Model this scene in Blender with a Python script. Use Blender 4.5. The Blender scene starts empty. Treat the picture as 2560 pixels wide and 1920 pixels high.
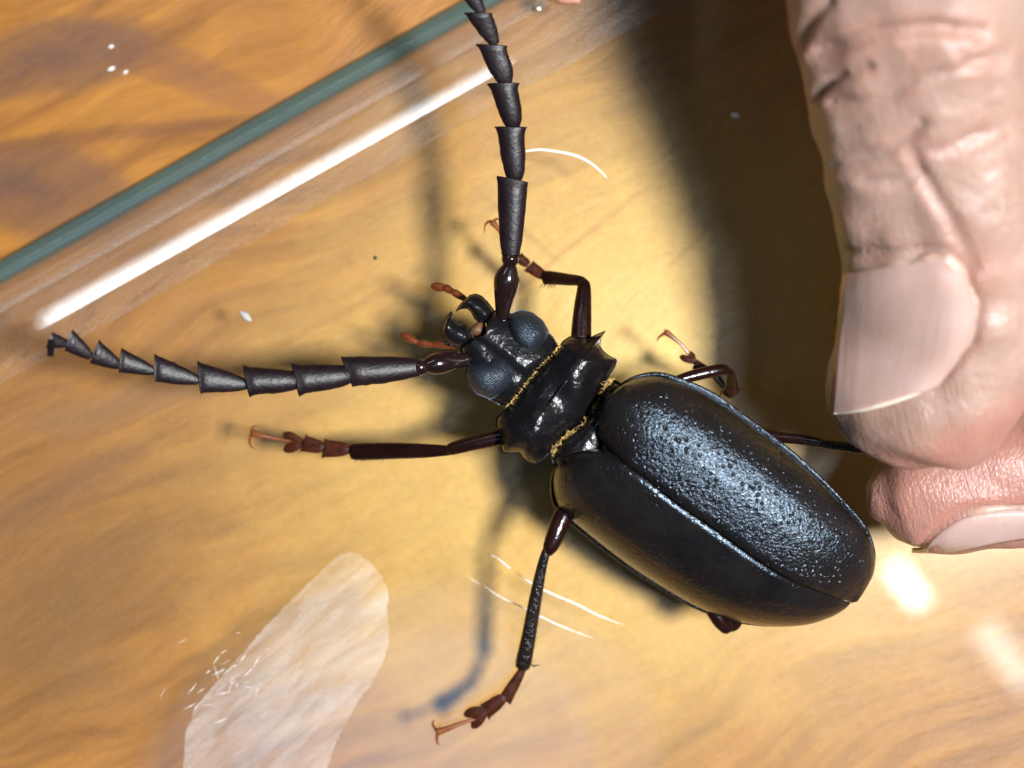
import bpy, math, random
import numpy as np
from mathutils import Vector, Matrix
from mathutils.bvhtree import BVHTree
from mathutils.geometry import interpolate_bezier

random.seed(7); np.random.seed(7)
S = bpy.context.scene
COL = S.collection

# ------------------------------------------------------------------ units
# All lengths below are millimetres (MM turns them into metres).  Height z=0 is the top of the
# clear dish, the table lies 9 mm below it.  The camera looks straight down from D mm above the dish.
MM = 0.001
D = 180.0            # camera above dish top
PXMM = 0.04          # millimetres for one photo pixel at z=0
DEPTH = 9.0          # dish height above the table
def P(px, py, z=0.0):
    k = PXMM * (D - z) / D
    return Vector(((px - 1280) * k, (960 - py) * k, z + DEPTH))
def pxlen(n, z): return n * PXMM * (D - z) / D

# ------------------------------------------------------------------ camera
cam_d = bpy.data.cameras.new('camera'); cam = bpy.data.objects.new('camera', cam_d); COL.objects.link(cam)
cam.location = (0, 0, (D + DEPTH) * MM)
cam_d.sensor_width = 36.0
cam_d.lens = 36.0 * D / (2560 * PXMM)
cam_d.clip_start = 0.005; cam_d.clip_end = 20
cam_d.dof.use_dof = True
cam_d.dof.focus_distance = (D - 10.5) * MM
cam_d.dof.aperture_fstop = 16.0
S.camera = cam
S.cycles.max_bounces = 7; S.cycles.diffuse_bounces = 2; S.cycles.glossy_bounces = 3; S.cycles.transparent_max_bounces = 14
S.cycles.use_adaptive_sampling = True; S.cycles.adaptive_threshold = 0.02
S.cycles.caustics_reflective = False; S.cycles.caustics_refractive = False

# ------------------------------------------------------------------ world and lamps
W = bpy.data.worlds.new('World'); S.world = W; W.use_nodes = True
bg = W.node_tree.nodes['Background']
bg.inputs['Color'].default_value = (0.92, 0.95, 1.0, 1); bg.inputs['Strength'].default_value = 0.013
S.view_settings.view_transform = 'Standard'; S.view_settings.look = 'None'
S.view_settings.exposure = 0.0; S.view_settings.gamma = 1.0; S.view_settings.use_curve_mapping = False

def area(name, loc, target, sx, sy, power, color, along=None, shape='RECTANGLE'):
    l = bpy.data.lights.new(name, 'AREA'); l.shape = shape; l.size = sx * MM; l.size_y = sy * MM
    l.energy = power; l.color = color
    o = bpy.data.objects.new(name, l); COL.objects.link(o)
    o.location = Vector(loc) * MM
    q = (Vector(target) - Vector(loc)).to_track_quat('-Z', 'Y')
    o.rotation_euler = q.to_euler()
    if along is not None:                                # size_y runs along this direction
        zv = (Vector(loc) - Vector(target)).normalized(); yv = Vector(along); yv = (yv - zv * yv.dot(zv)).normalized(); xv = yv.cross(zv)
        o.rotation_euler = Matrix((xv, yv, zv)).transposed().to_euler()
    return o
# ceiling lamp up to the right: the key light, shadows fall to the left
area('ceiling_lamp', (146, -15, 400), (10, 0, 0), 54, 57, 4.4, (0.97, 0.985, 1.0))
# tube lamp up to the left: the long streak in the shoulder of the dish
TUBE_T = Vector((-24, 18, 9)); TUBE_R = Vector((-0.318, 0.44, 0.839)).normalized()
area('tube_lamp', TUBE_T + TUBE_R * 520, TUBE_T, 23, 205, 0.175, (0.84, 0.94, 1.0), along=(0.885, 0.466, 0))
# window down to the left, two small lamps added to the right for glare: reflections in the flat of the dish
for wx, wy, wp in ((52, 40, 0.012), (92, 70, 0.032), (136, 100, 0.06), (180, 130, 0.05)):
    area('window', (-38, -135, 430), (-12, -42, 9), wx, wy, wp, (0.16, 0.5, 1.0), along=(-0.3, 1, 0), shape='ELLIPSE')
area('glare_lamp', (128, -65, 410), (0, 0, 0), 6, 15, 0.007, (1.0, 0.98, 0.95), along=(1, -1.2, 0))
area('glare_lamp', (160, -88, 410), (0, 0, 0), 9, 24, 0.004, (1.0, 0.98, 0.95), along=(1, -1.2, 0))

# ------------------------------------------------------------------ node helpers
def mat(name):
    m = bpy.data.materials.new(name); m.use_nodes = True
    nt = m.node_tree
    for n in list(nt.nodes): nt.nodes.remove(n)
    out = nt.nodes.new('ShaderNodeOutputMaterial')
    return m, nt, out
class N:
    def __init__(s, nt): s.nt = nt
    def __call__(s, typ, ins=None, **attrs):
        n = s.nt.nodes.new('ShaderNode' + typ)
        for k, v in attrs.items(): setattr(n, k, v)
        for k, v in (ins or {}).items():
            if hasattr(v, 'node'): s.nt.links.new(v, n.inputs[k])
            else: n.inputs[k].default_value = v
        return n
    def link(s, a, b): s.nt.links.new(a, b)
    def coord(s, scale=(1000, 1000, 1000), rot=(0, 0, 0), loc=(0, 0, 0)):
        tc = s('TexCoord')
        mp = s('Mapping', {'Scale': scale, 'Rotation': rot, 'Location': loc})
        s.link(tc.outputs['Object'], mp.inputs['Vector'])
        return mp.outputs['Vector']
    def stretch(s, vec, scale, deg):
        a = s('Mapping', {'Vector': vec, 'Rotation': (0, 0, math.radians(deg))})
        b = s('Mapping', {'Vector': a.outputs['Vector'], 'Scale': scale}); return b.outputs['Vector']
    def noise(s, vec, scale, detail=4, rough=0.55, dist=0.0):
        n = s('TexNoise', {'Vector': vec, 'Scale': scale, 'Detail': detail, 'Roughness': rough, 'Distortion': dist})
        return n.outputs['Fac']
    def ramp(s, fac, stops, interp='LINEAR'):
        r = s('ValToRGB', {'Fac': fac}); e = r.color_ramp.elements; r.color_ramp.interpolation = interp
        while len(e) < len(stops): e.new(0.5)
        for el, (p, c) in zip(e, stops):
            el.position = p
            el.color = (*c, 1) if isinstance(c, tuple) else (c, c, c, 1)
        return r.outputs['Color']
    def math(s, op, a, b=0.0, clamp=False):
        n = s('Math', operation=op, use_clamp=clamp)
        for i, v in enumerate((a, b)):
            if hasattr(v, 'node'): s.link(v, n.inputs[i])
            else: n.inputs[i].default_value = v
        return n.outputs[0]
    def mix(s, fac, a, b, blend='MIX'):
        n = s('MixRGB', blend_type=blend)
        for k, v in (('Fac', fac), ('Color1', a), ('Color2', b)):
            if hasattr(v, 'node'): s.link(v, n.inputs[k])
            else: n.inputs[k].default_value = (*v, 1) if isinstance(v, tuple) and len(v) == 3 else v
        return n.outputs['Color']
    def bump(s, h, dist, strength=1.0, normal=None):
        b = s('Bump', {'Height': h, 'Distance': dist * MM, 'Strength': strength})
        if normal is not None: s.link(normal, b.inputs['Normal'])
        return b.outputs['Normal']

def simple(name, col, rough=0.4, var=0.25, vscale=1.0, bump=0.0, bscale=3.0, coat=0.0, sss=0.0, spec=0.5, trans=0.0):
    m, nt, out = mat(name); n = N(nt); v = n.coord()
    f = n.noise(v, vscale, 4)
    c = n.ramp(f, [(0.25, tuple(x * (1 - var) for x in col)), (0.75, tuple(min(1, x * (1 + var)) for x in col))])
    p = n('BsdfPrincipled', {'Base Color': c, 'Roughness': rough, 'Coat Weight': coat, 'Coat Roughness': 0.1, 'Specular IOR Level': spec})
    if sss:
        p.inputs['Subsurface Weight'].default_value = sss
        p.inputs['Subsurface Scale'].default_value = 0.5 * MM
    if trans: p.inputs['Transmission Weight'].default_value = trans
    if bump: n.link(n.bump(n.noise(v, bscale, 4), bump * 0.35), p.inputs['Normal'])
    n.link(p.outputs[0], out.inputs['Surface'])
    return m

M = {}
# ---- wood
def wood():
    m, nt, out = mat('varnished_wood'); n = N(nt)
    tc = n('TexCoord').outputs['Object']
    base = n('Mapping', {'Scale': (1000, 1000, 1000), 'Rotation': (0, 0, math.radians(-24))}); n.link(tc, base.inputs['Vector'])
    v = base.outputs['Vector']
    # swirl the grain with a slow noise
    warp = n('TexNoise', {'Vector': v, 'Scale': 0.022, 'Detail': 2.0, 'Roughness': 0.5})
    wv = n('VectorMath', operation='MULTIPLY_ADD'); n.link(warp.outputs['Color'], wv.inputs[0])
    wv.inputs[1].default_value = (14, 22, 0); n.link(v, wv.inputs[2])
    g = n('Mapping', {'Scale': (0.05, 0.42, 0.3)}); n.link(wv.outputs[0], g.inputs['Vector'])
    grain = n.noise(g.outputs['Vector'], 1.0, 6, 0.6, 0.4)
    g2 = n('Mapping', {'Scale': (0.35, 4.5, 1)}); n.link(wv.outputs[0], g2.inputs['Vector'])
    fine = n.noise(g2.outputs['Vector'], 1.0, 4, 0.6, 0.2)
    blot = n.noise(v, 0.045, 3, 0.55, 0.8)
    col = n.ramp(grain, [(0.22, (0.09, 0.03, 0.006)), (0.40, (0.21, 0.08, 0.012)), (0.58, (0.32, 0.13, 0.018)), (0.8, (0.44, 0.195, 0.028))])
    col = n.mix(n.math('MULTIPLY', fine, 0.55), col, n.mix(0.5, col, (0.40, 0.17, 0.03)))
    # darker heartwood blotches
    col = n.mix(n.ramp(blot, [(0.52, 0.0), (0.74, 0.55)]), col, (0.24, 0.105, 0.035))
    # knot with purplish heart near the corner, and streaks
    nn = n('TexNoise', {'Vector': v, 'Scale': 0.12, 'Detail': 4.0, 'Roughness': 0.6})
    def stain(cx, cy, rx, ry, rot, strength, color, c, z=-9, soft=0.45, wob=0.9):
        w = P(cx, cy, z)
        mp = n('Mapping', {'Location': (0, 0, 0)}); mp.vector_type = 'TEXTURE'
        mp.inputs['Location'].default_value = (w.x * MM, w.y * MM, 0)
        mp.inputs['Rotation'].default_value = (0, 0, rot)
        mp.inputs['Scale'].default_value = (rx * PXMM * MM, ry * PXMM * MM, 1)
        n.link(tc, mp.inputs['Vector'])
        off = n('VectorMath', operation='MULTIPLY_ADD'); n.link(nn.outputs['Color'], off.inputs[0])
        off.inputs[1].default_value = (wob, wob, 0); n.link(mp.outputs['Vector'], off.inputs[2])
        sub = n('VectorMath', operation='SUBTRACT'); n.link(off.outputs[0], sub.inputs[0]); sub.inputs[1].default_value = (wob / 2, wob / 2, 0)
        flat = n('VectorMath', operation='MULTIPLY'); n.link(sub.outputs[0], flat.inputs[0]); flat.inputs[1].default_value = (1, 1, 0)
        ln = n('VectorMath', operation='LENGTH'); n.link(flat.outputs[0], ln.inputs[0])
        f = n.ramp(ln.outputs['Value'], [(0.0, strength), (1.0 - soft, strength * 0.7), (1.0, 0.0)], 'EASE')
        return n.mix(f, c, color)
    A = math.radians
    pur = (0.095, 0.048, 0.034)
    # paler sapwood through the middle of the board
    col = stain(1720, 960, 1750, 1250, A(25), 0.95, (0.76, 0.51, 0.125), col, soft=0.85, wob=0.35)
    col = stain(60, 470, 360, 150, A(-8), 0.95, pur, col)
    col = stain(430, 170, 420, 70, A(-20), 0.7, (0.16, 0.065, 0.03), col)
    col = stain(120, 150, 380, 120, A(10), 0.9, pur, col)
    col = stain(330, 330, 500, 26, A(6), 0.6, (0.12, 0.045, 0.018), col)
    col = stain(170, 1500, 620, 330, A(40), 0.9, (0.17, 0.08, 0.02), col, soft=0.8)
    col = stain(120, 1240, 480, 80, A(28), 0.8, (0.17, 0.075, 0.03), col, soft=0.7)
    col = stain(300, 1010, 480, 70, A(14), 0.75, (0.22, 0.11, 0.045), col, soft=0.7)
    for (x, y, rx, ry, r) in ((520, 1330, 300, 12, 42), (860, 780, 330, 16, 28), (1500, 560, 260, 14, 38), (1330, 700, 210, 12, 40),
                              (1600, 210, 330, 13, 17), (1720, 620, 120, 10, 42), (1930, 1845, 90, 14, 32), (1800, 1900, 60, 9, 38), (1640, 1380, 300, 14, 12),
                              (1290, 560, 240, 14, -42), (700, 1560, 240, 12, 34)):
        col = stain(x, y, rx, ry, A(r), 0.5, (0.33, 0.14, 0.03), col, soft=0.7)
    mot = n.noise(v, 1.1, 4, 0.75)
    col = n.mix(n.ramp(mot, [(0.35, 0.35), (0.6, 0.0)]), col, n.mix(0.55, col, (0.25, 0.10, 0.02)))
    pores = n.noise(g2.outputs['Vector'], 2.2, 2, 0.7)
    col = n.mix(n.ramp(pores, [(0.28, 0.4), (0.42, 0.0)]), col, (0.2, 0.08, 0.015))
    p = n('BsdfPrincipled', {'Base Color': col, 'Roughness': 0.42, 'Coat Weight': 0.08, 'Coat Roughness': 0.2, 'Specular IOR Level': 0.3})
    n.link(n.bump(n.math('ADD', n.math('MULTIPLY', fine, 0.6), n.math('MULTIPLY', grain, 0.8)), 0.12), p.inputs['Normal'])
    n.link(p.outputs[0], out.inputs['Surface'])
    return m
M['wood'] = wood()

# ---- clear dish (thin clear wall: straight-through light, Fresnel reflection, a little scuff haze)
def glass(name, tint, haze, hazecol, gl_rough=0.028, detail=True, ribs=False, f0=0.042):
    m, nt, out = mat(name); n = N(nt); v = n.coord()
    tr = n('BsdfTransparent', {'Color': (*tint, 1)})
    df = n('BsdfDiffuse', {'Color': (*hazecol, 1)})
    g1 = n('BsdfGlossy', {'Color': (1, 1, 1, 1), 'Roughness': gl_rough})
    gl = g1; hz = haze
    if detail:
        sv = n.stretch(v, (0.012, 1.5, 0.0) if ribs else (0.15, 1.6, 1), -29.3 if ribs else -35)
        sc = n.noise(sv, 1.0, 3, 0.65)
        spk = n.noise(v, 5.5, 2, 0.8)
        hz = n.math('MULTIPLY', n.math('ADD', n.ramp(sc, [(0.35, 0.4), (0.7, 1.5)]), n.ramp(spk, [(0.45, 0.0), (0.7, 2.0)])), haze)
        nf = n.bump(spk, 0.02)
        g2 = n('BsdfGlossy', {'Color': (1, 1, 1, 1), 'Roughness': 0.2}); n.link(nf, g2.inputs['Normal'])
        gl = n('MixShader', {'Fac': 0.015}); n.link(g1.outputs[0], gl.inputs[1]); n.link(g2.outputs[0], gl.inputs[2])
    if ribs: n.link(n.ramp(n.noise(sv, 2.3, 2, 0.5), [(0.35, (0.74, 0.68, 0.62)), (0.6, (1.0, 1.0, 0.99))]), tr.inputs['Color'])  # brown streaks along the ribs: refraction painted into the tint
    m1 = n('MixShader', {'Fac': hz}); n.link(tr.outputs[0], m1.inputs[1]); n.link(df.outputs[0], m1.inputs[2])
    lw = n('LayerWeight', {'Blend': 0.5})               # Schlick reflectance, the same from both sides of the thin wall
    fr = n.math('ADD', n.math('MULTIPLY', n.math('POWER', lw.outputs['Facing'], 5.0), 1.0 - f0), f0)
    m2 = n('MixShader', {'Fac': fr}); n.link(m1.outputs[0], m2.inputs[1]); n.link(gl.outputs[0], m2.inputs[2])
    n.link(m2.outputs[0], out.inputs['Surface'])
    return m
M['glass'] = glass('clear_glass', (0.99, 0.99, 0.98), 0.013, (0.92, 0.84, 0.66))
M['glass_wall'] = glass('ribbed_glass_wall', (0.97, 0.97, 0.95), 0.10, (0.85, 0.80, 0.74), ribs=True)
M['glass_shoulder'] = glass('scuffed_glass_shoulder', (0.99, 0.99, 0.98), 0.035, (0.95, 0.93, 0.9), f0=0.12)
M['glass_in'] = glass('clear_glass_inside', (0.99, 0.99, 0.98), 0.004, (0.92, 0.84, 0.66), detail=False)
M['glass_edge'] = glass('green_glass_edge', (0.60, 0.74, 0.71), 0.30, (0.17, 0.255, 0.25), 0.08, detail=False)

# ---- beetle
def elytra_mat(name, depth, rough=0.24, spec=0.62):
    m, nt, out = mat(name); n = N(nt); v = n.coord()
    wob = n('TexNoise', {'Vector': v, 'Scale': 0.9, 'Detail': 2.0})
    vv = n('VectorMath', operation='MULTIPLY_ADD'); n.link(wob.outputs['Color'], vv.inputs[0]); vv.inputs[1].default_value = (0.5, 0.5, 0.5); n.link(v, vv.inputs[2])
    vo = n('TexVoronoi', {'Vector': vv.outputs[0], 'Scale': 1.6, 'Randomness': 0.75}); vo.feature = 'F1'
    pits = n.ramp(vo.outputs['Distance'], [(0.06, 0.0), (0.40, 1.0)], 'EASE')
    vo2 = n('TexVoronoi', {'Vector': vv.outputs[0], 'Scale': 4.6, 'Randomness': 1.0}); vo2.feature = 'SMOOTH_F1'
    wr = n.noise(v, 3.6, 4, 0.6, 0.8)
    h = n.math('ADD', n.math('MULTIPLY', pits, 1.25), n.math('ADD', n.math('MULTIPLY', vo2.outputs['Distance'], 0.6), n.math('MULTIPLY', wr, 0.8)))
    col = n.ramp(n.noise(v, 0.25, 3), [(0.3, (0.0055, 0.005, 0.0055)), (0.7, (0.011, 0.0095, 0.0095))])
    p = n('BsdfPrincipled', {'Base Color': col, 'Roughness': rough, 'Specular IOR Level': spec, 'Specular Tint': (0.6, 0.79, 1.0, 1)})
    n.link(n.bump(h, depth), p.inputs['Normal'])
    n.link(p.outputs[0], out.inputs['Surface']); return m
M['elytra'] = elytra_mat('black_pitted_cuticle', 0.085); M['elytra2'] = elytra_mat('black_finely_pitted_cuticle', 0.035, 0.2, 0.34)
M['black'] = simple('black_gloss_cuticle', (0.006, 0.005, 0.006), 0.22, 0.3, 0.6, 0.34, 1.3, 0.0, spec=0.3)
M['head'] = simple('black_head_cuticle', (0.006, 0.006, 0.007), 0.24, 0.3, 0.6, 0.3, 2.0, 0.0, spec=0.4)
def eye_mat():
    m, nt, out = mat('faceted_eye'); n = N(nt); v = n.coord()
    wv = n('TexWave', {'Vector': v, 'Scale': 1.9, 'Distortion': 5.0, 'Detail': 2.0, 'Detail Scale': 2.0}); wv.bands_direction = 'DIAGONAL'
    p = n('BsdfPrincipled', {'Base Color': (0.012, 0.015, 0.021, 1), 'Roughness': 0.42, 'Specular IOR Level': 0.6, 'Specular Tint': (0.7, 0.85, 1, 1)})
    n.link(n.bump(wv.outputs['Fac'], 0.035), p.inputs['Normal'])
    n.link(p.outputs[0], out.inputs['Surface']); return m
M['eye'] = eye_mat()
M['ant'] = simple('dark_antenna_cuticle', (0.008, 0.0042, 0.0058), 0.40, 0.4, 1.2, 0.12, 3.2, 0.0, spec=0.26)
M['antbase'] = simple('glossy_scape_cuticle', (0.011, 0.005, 0.005), 0.16, 0.3, 1.0, 0.05, 2.0, 0.4)
M['leg'] = simple('dark_red_brown_leg', (0.010, 0.0032, 0.0026), 0.2, 0.4, 0.8, 0.12, 2.5, 0.0, spec=0.4)
M['legrough'] = simple('rough_black_leg', (0.007, 0.004, 0.004), 0.25, 0.35, 0.8, 0.75, 2.4, 0.0, spec=0.45)
M['tarsus'] = simple('red_brown_tarsus', (0.042, 0.011, 0.005), 0.24, 0.5, 1.6, 0.12, 3.0, 0.0)
M['claw'] = simple('amber_claw', (0.17, 0.05, 0.015), 0.25, 0.3, 1.5, 0.0, 1.0, 0.3)
M['palp'] = simple('amber_palp', (0.11, 0.024, 0.007), 0.25, 0.35, 1.5, 0.04, 3.0, 0.4)
M['mouth'] = simple('brown_mouthpart', (0.12, 0.055, 0.022), 0.4, 0.4, 2.0, 0.05, 3.0)
M['hair'] = simple('golden_hair', (0.42, 0.27, 0.07), 0.5, 0.6, 1.0)
M['spine'] = simple('dark_spine', (0.02, 0.008, 0.006), 0.3, 0.2, 1.0)
# ---- skin
def skin():
    m, nt, out = mat('skin'); n = N(nt); v = n.coord()
    mot = n.noise(v, 0.13, 4, 0.6, 0.5); mot2 = n.noise(v, 0.9, 4, 0.6)
    c = n.ramp(mot, [(0.3, (0.315, 0.20, 0.152)), (0.52, (0.365, 0.245, 0.195)), (0.72, (0.40, 0.285, 0.235))])
    c = n.mix(n.ramp(mot2, [(0.45, 0.0), (0.75, 0.3)]), c, (0.33, 0.155, 0.115))
    vc = n('VertexColor'); vc.layer_name = 'flush'
    c = n.mix(n.math('MULTIPLY', vc.outputs['Color'], 0.75), c, (0.37, 0.14, 0.105))
    lv = n.stretch(v, (1.0, 0.45, 1), 20)
    vo = n('TexVoronoi', {'Vector': lv, 'Scale': 2.8, 'Randomness': 1.0}); vo.feature = 'DISTANCE_TO_EDGE'
    lines = n.ramp(vo.outputs['Distance'], [(0.0, 0.0), (0.16, 1.0)])
    lv2 = n.stretch(v, (2.6, 0.28, 1), -14)
    rid = n.noise(lv2, 1.4, 3, 0.6)
    h = n.math('ADD', n.math('MULTIPLY', lines, 0.16), n.math('ADD', n.math('MULTIPLY', rid, 0.9), n.math('MULTIPLY', n.noise(v, 1.2, 4), 0.8)))
    p = n('BsdfPrincipled', {'Base Color': c, 'Roughness': 0.38, 'Subsurface Weight': 1.0, 'Subsurface Scale': 0.8 * MM, 'Specular IOR Level': 0.55})
    p.inputs['Subsurface Radius'].default_value = (1.0, 0.42, 0.24)
    n.link(n.bump(h, 0.12), p.inputs['Normal'])
    n.link(p.outputs[0], out.inputs['Surface']); return m
M['skin'] = skin()
def nailm():
    m, nt, out = mat('fingernail'); n = N(nt); v = n.coord()
    c = n.ramp(n.noise(v, 0.16, 3), [(0.3, (0.40, 0.265, 0.215)), (0.7, (0.47, 0.33, 0.295))])
    rv = n.stretch(v, (1.6, 0.05, 0.4), 4)
    p = n('BsdfPrincipled', {'Base Color': c, 'Roughness': 0.34, 'Subsurface Weight': 0.8, 'Subsurface Scale': 1.0 * MM, 'Coat Weight': 0.5, 'Coat Roughness': 0.25})
    p.inputs['Subsurface Radius'].default_value = (1.0, 0.45, 0.3)
    n.link(n.bump(n.noise(rv, 1.0, 3), 0.06), p.inputs['Normal'])
    n.link(p.outputs[0], out.inputs['Surface']); return m
M['nail'] = nailm()
M['cuticle'] = simple('pale_cuticle', (0.42, 0.27, 0.21), 0.4, 0.2, 1.5, 0.2, 2.5, sss=0.8)
M['naile'] = simple('pale_nail_edge', (0.72, 0.60, 0.48), 0.45, 0.1, 1.0, sss=0.6)
M['fleck'] = simple('white_fleck', (0.85, 0.84, 0.82), 0.5, 0.1, 2.0)
def scratchm():
    m, nt, out = mat('white_scratch'); n = N(nt); v = n.coord()
    d = n('BsdfDiffuse', {'Color': (0.82, 0.82, 0.8, 1)}); t = n('BsdfTransparent')
    mx = n('MixShader', {'Fac': n.ramp(n.noise(v, 3.0, 3, 0.7), [(0.35, 0.1), (0.65, 0.85)])})
    n.link(t.outputs[0], mx.inputs[1]); n.link(d.outputs[0], mx.inputs[2]); n.link(mx.outputs[0], out.inputs['Surface']); return m
M['scratch'] = scratchm()
M['grey'] = simple('grey_fleck', (0.35, 0.33, 0.31), 0.7, 0.3, 3.0, 0.1, 4.0)
M['dark'] = simple('dark_crumb', (0.03, 0.02, 0.015), 0.7, 0.3, 3.0, 0.1, 4.0)
M['crumb'] = simple('pink_brown_crumb', (0.33, 0.15, 0.09), 0.5, 0.3, 1.0, 0.2, 2.0)

# ------------------------------------------------------------------ mesh helpers
def empty(name, loc_mm, label, cat, group=None):
    o = bpy.data.objects.new(name, None); COL.objects.link(o); o.location = Vector(loc_mm) * MM
    o.empty_display_size = 0.01
    o['label'] = label; o['category'] = cat
    if group: o['group'] = group
    return o
def rootloc(o):
    l = Vector((0, 0, 0))
    while o is not None: l += o.location; o = o.parent
    return l
def link(name, verts, faces, material, parent=None, smooth=True, origin=None):
    """verts in world mm"""
    if parent is not None: base = rootloc(parent)
    else: base = Vector(origin) * MM if origin is not None else Vector((0, 0, 0))
    me = bpy.data.meshes.new(name)
    me.from_pydata([tuple(Vector(v) * MM - base) for v in verts], [], faces)
    me.validate(); me.update()
    if smooth: me.shade_smooth()
    me.materials.append(material)
    o = bpy.data.objects.new(name, me); COL.objects.link(o)
    if parent is not None: o.parent = parent
    else: o.location = base
    return o
class MB:
    def __init__(s): s.v = []; s.f = []
    def add(s, v, f):
        b = len(s.v); s.v += [Vector(x) for x in v]; s.f += [tuple(i + b for i in q) for q in f]
    def build(s, name, material, parent=None, smooth=True, origin=None): return link(name, s.v, s.f, material, parent, smooth, origin)
def cr(pts, sub):
    """Catmull-Rom through arrays of numbers"""
    pts = [np.array(p, float) for p in pts]
    if len(pts) < 3 or sub <= 1: 
        if sub <= 1: return pts
        return [pts[0] + (pts[1] - pts[0]) * i / sub for i in range(sub)] + [pts[1]]
    out = []
    for i in range(len(pts) - 1):
        p0 = pts[max(i - 1, 0)]; p1 = pts[i]; p2 = pts[i + 1]; p3 = pts[min(i + 2, len(pts) - 1)]
        for k in range(sub):
            t = k / sub
            out.append(0.5 * ((2 * p1) + (-p0 + p2) * t + (2 * p0 - 5 * p1 + 4 * p2 - p3) * t * t + (-p0 + 3 * p1 - 3 * p2 + p3) * t ** 3))
    out.append(pts[-1]); return out
UP = Vector((0, 0, 1))
def loft(mb, secs, seg=16, cap0=0.35, cap1=0.35, sup=1.0):
    """secs: list of (center, u, v) vectors in mm (u, v carry the half sizes)"""
    V = []; F = []; n = len(secs)
    for (c, u, v) in secs:
        for k in range(seg):
            a = 2 * math.pi * k / seg; ca, sa = math.cos(a), math.sin(a)
            if sup != 1.0:
                ca = math.copysign(abs(ca) ** sup, ca); sa = math.copysign(abs(sa) ** sup, sa)
            V.append(c + u * ca + v * sa)
    for i in range(n - 1):
        for k in range(seg):
            F.append((i * seg + k, i * seg + (k + 1) % seg, (i + 1) * seg + (k + 1) % seg, (i + 1) * seg + k))
    for end, cap in ((0, cap0), (n - 1, cap1)):
        c, u, v = secs[end]; nb = secs[1 if end == 0 else n - 2][0]
        d = (c - nb).normalized() if (c - nb).length > 1e-9 else UP
        r = min(u.length, v.length)
        ring = range(end * seg, end * seg + seg)
        prev = list(ring)
        if cap > 0:
            for fr in (0.55,):
                ids = []
                for k in range(seg):
                    ids.append(len(V)); V.append(c + (V[prev[k]] - c) * 0.72 + d * cap * r * 0.7)
                for k in range(seg): F.append((prev[k], prev[(k + 1) % seg], ids[(k + 1) % seg], ids[k]))
                prev = ids
        ci = len(V); V.append(c + d * cap * r)
        for k in range(seg): F.append((prev[k], prev[(k + 1) % seg], ci))
    mb.add(V, F)
def limb_secs(pts, sub=4, thick=0.85):
    """pts: (px,py,z,half width px[,thickness ratio])"""
    rows = cr([tuple(p) + ((thick,) if len(p) == 4 else ()) for p in pts], sub)
    cs = [P(r[0], r[1], r[2]) for r in rows]; secs = []
    for i, r in enumerate(rows):
        t = (cs[min(i + 1, len(cs) - 1)] - cs[max(i - 1, 0)]).normalized()
        u = t.cross(UP)
        if u.length < 0.15: u = Vector((1, 0, 0))
        u.normalize(); v = u.cross(t).normalized()
        h = pxlen(max(r[3], 0.3), r[2])
        secs.append((cs[i], u * h, v * h * r[4]))
    return secs
def limb(name, pts, material, parent, sub=4, thick=0.85, seg=16, cap=0.5, mb=None):
    own = mb is None
    mb = mb or MB(); loft(mb, limb_secs(pts, sub, thick), seg, cap, cap)
    if own: return mb.build(name, material, parent)
def cup(name, base, a, b, w0, zb, zt, material, parent, prof, thick=0.5, mb=None, hollow=0.25, seg=20):
    """toothed segment: narrow at base, flared to the corner points a, b at its tip"""
    B = Vector(base); A = Vector(a); C = Vector(b); mid = (A + C) / 2
    axis = (mid - B); perp = Vector((-axis.y, axis.x)).normalized()
    e = (A - C); hw = e.length / 2; e.normalize()
    if perp.dot(e) < 0: perp = -perp
    if name == 'antenna_segment': w0 = max(w0, 0.26 * hw)
    rows = cr(prof, 3); secs = []
    for (t, w) in rows:
        c2 = B + axis * t; z = zb + (zt - zb) * t
        s = max(0.0, min(1.0, t)) ** 1.5
        d2 = (perp * (1 - s) + e * s).normalized()
        h = w0 + (hw - w0) * w
        c = P(c2.x, c2.y, z); u = P(c2.x + d2.x * h, c2.y + d2.y * h, z) - c
        th = pxlen(h, z) * thick * (1.0 if t < 0.85 else 1.0 - 0.35 * (t - 0.85) / 0.15)
        c = c + Vector((random.gauss(0, 0.012), random.gauss(0, 0.012), 0)) * pxlen(h, z)
        secs.append((c, u * random.gauss(1, 0.012), Vector((0, 0, th))))
    # rolled lip, then the hollow of the cup
    c, u, v = secs[-1]; back = (secs[0][0] - c) * 0.06
    secs.append((c + back, u * 0.80, v * 0.75)); secs.append((c + back * 2.0, u * 0.45, v * 0.5))
    own = mb is None; mb = mb or MB()
    loft(mb, secs, seg, 0.3, 0.0)
    if own: return mb.build(name, material, parent)
CONE = [(0, 0), (0.08, 0.16), (0.3, 0.42), (0.6, 0.68), (0.85, 0.86), (0.95, 0.94), (1.0, 1.08)]
BELL = [(0, 0), (0.06, 0.2), (0.2, 0.48), (0.45, 0.68), (0.75, 0.76), (0.9, 0.85), (1.0, 1.06)]
def resample(poly, step):
    out = []
    for i in range(len(poly)):
        a = Vector(poly[i]); b = Vector(poly[(i + 1) % len(poly)]); k = max(1, int(round((b - a).length / step)))
        out += [a + (b - a) * j / k for j in range(k)]
    return out
def soften(poly, it=1):
    for _ in range(it):
        n = len(poly); poly = [poly[i] * 0.5 + poly[i - 1] * 0.25 + poly[(i + 1) % n] * 0.25 for i in range(n)]
    return poly
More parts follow.
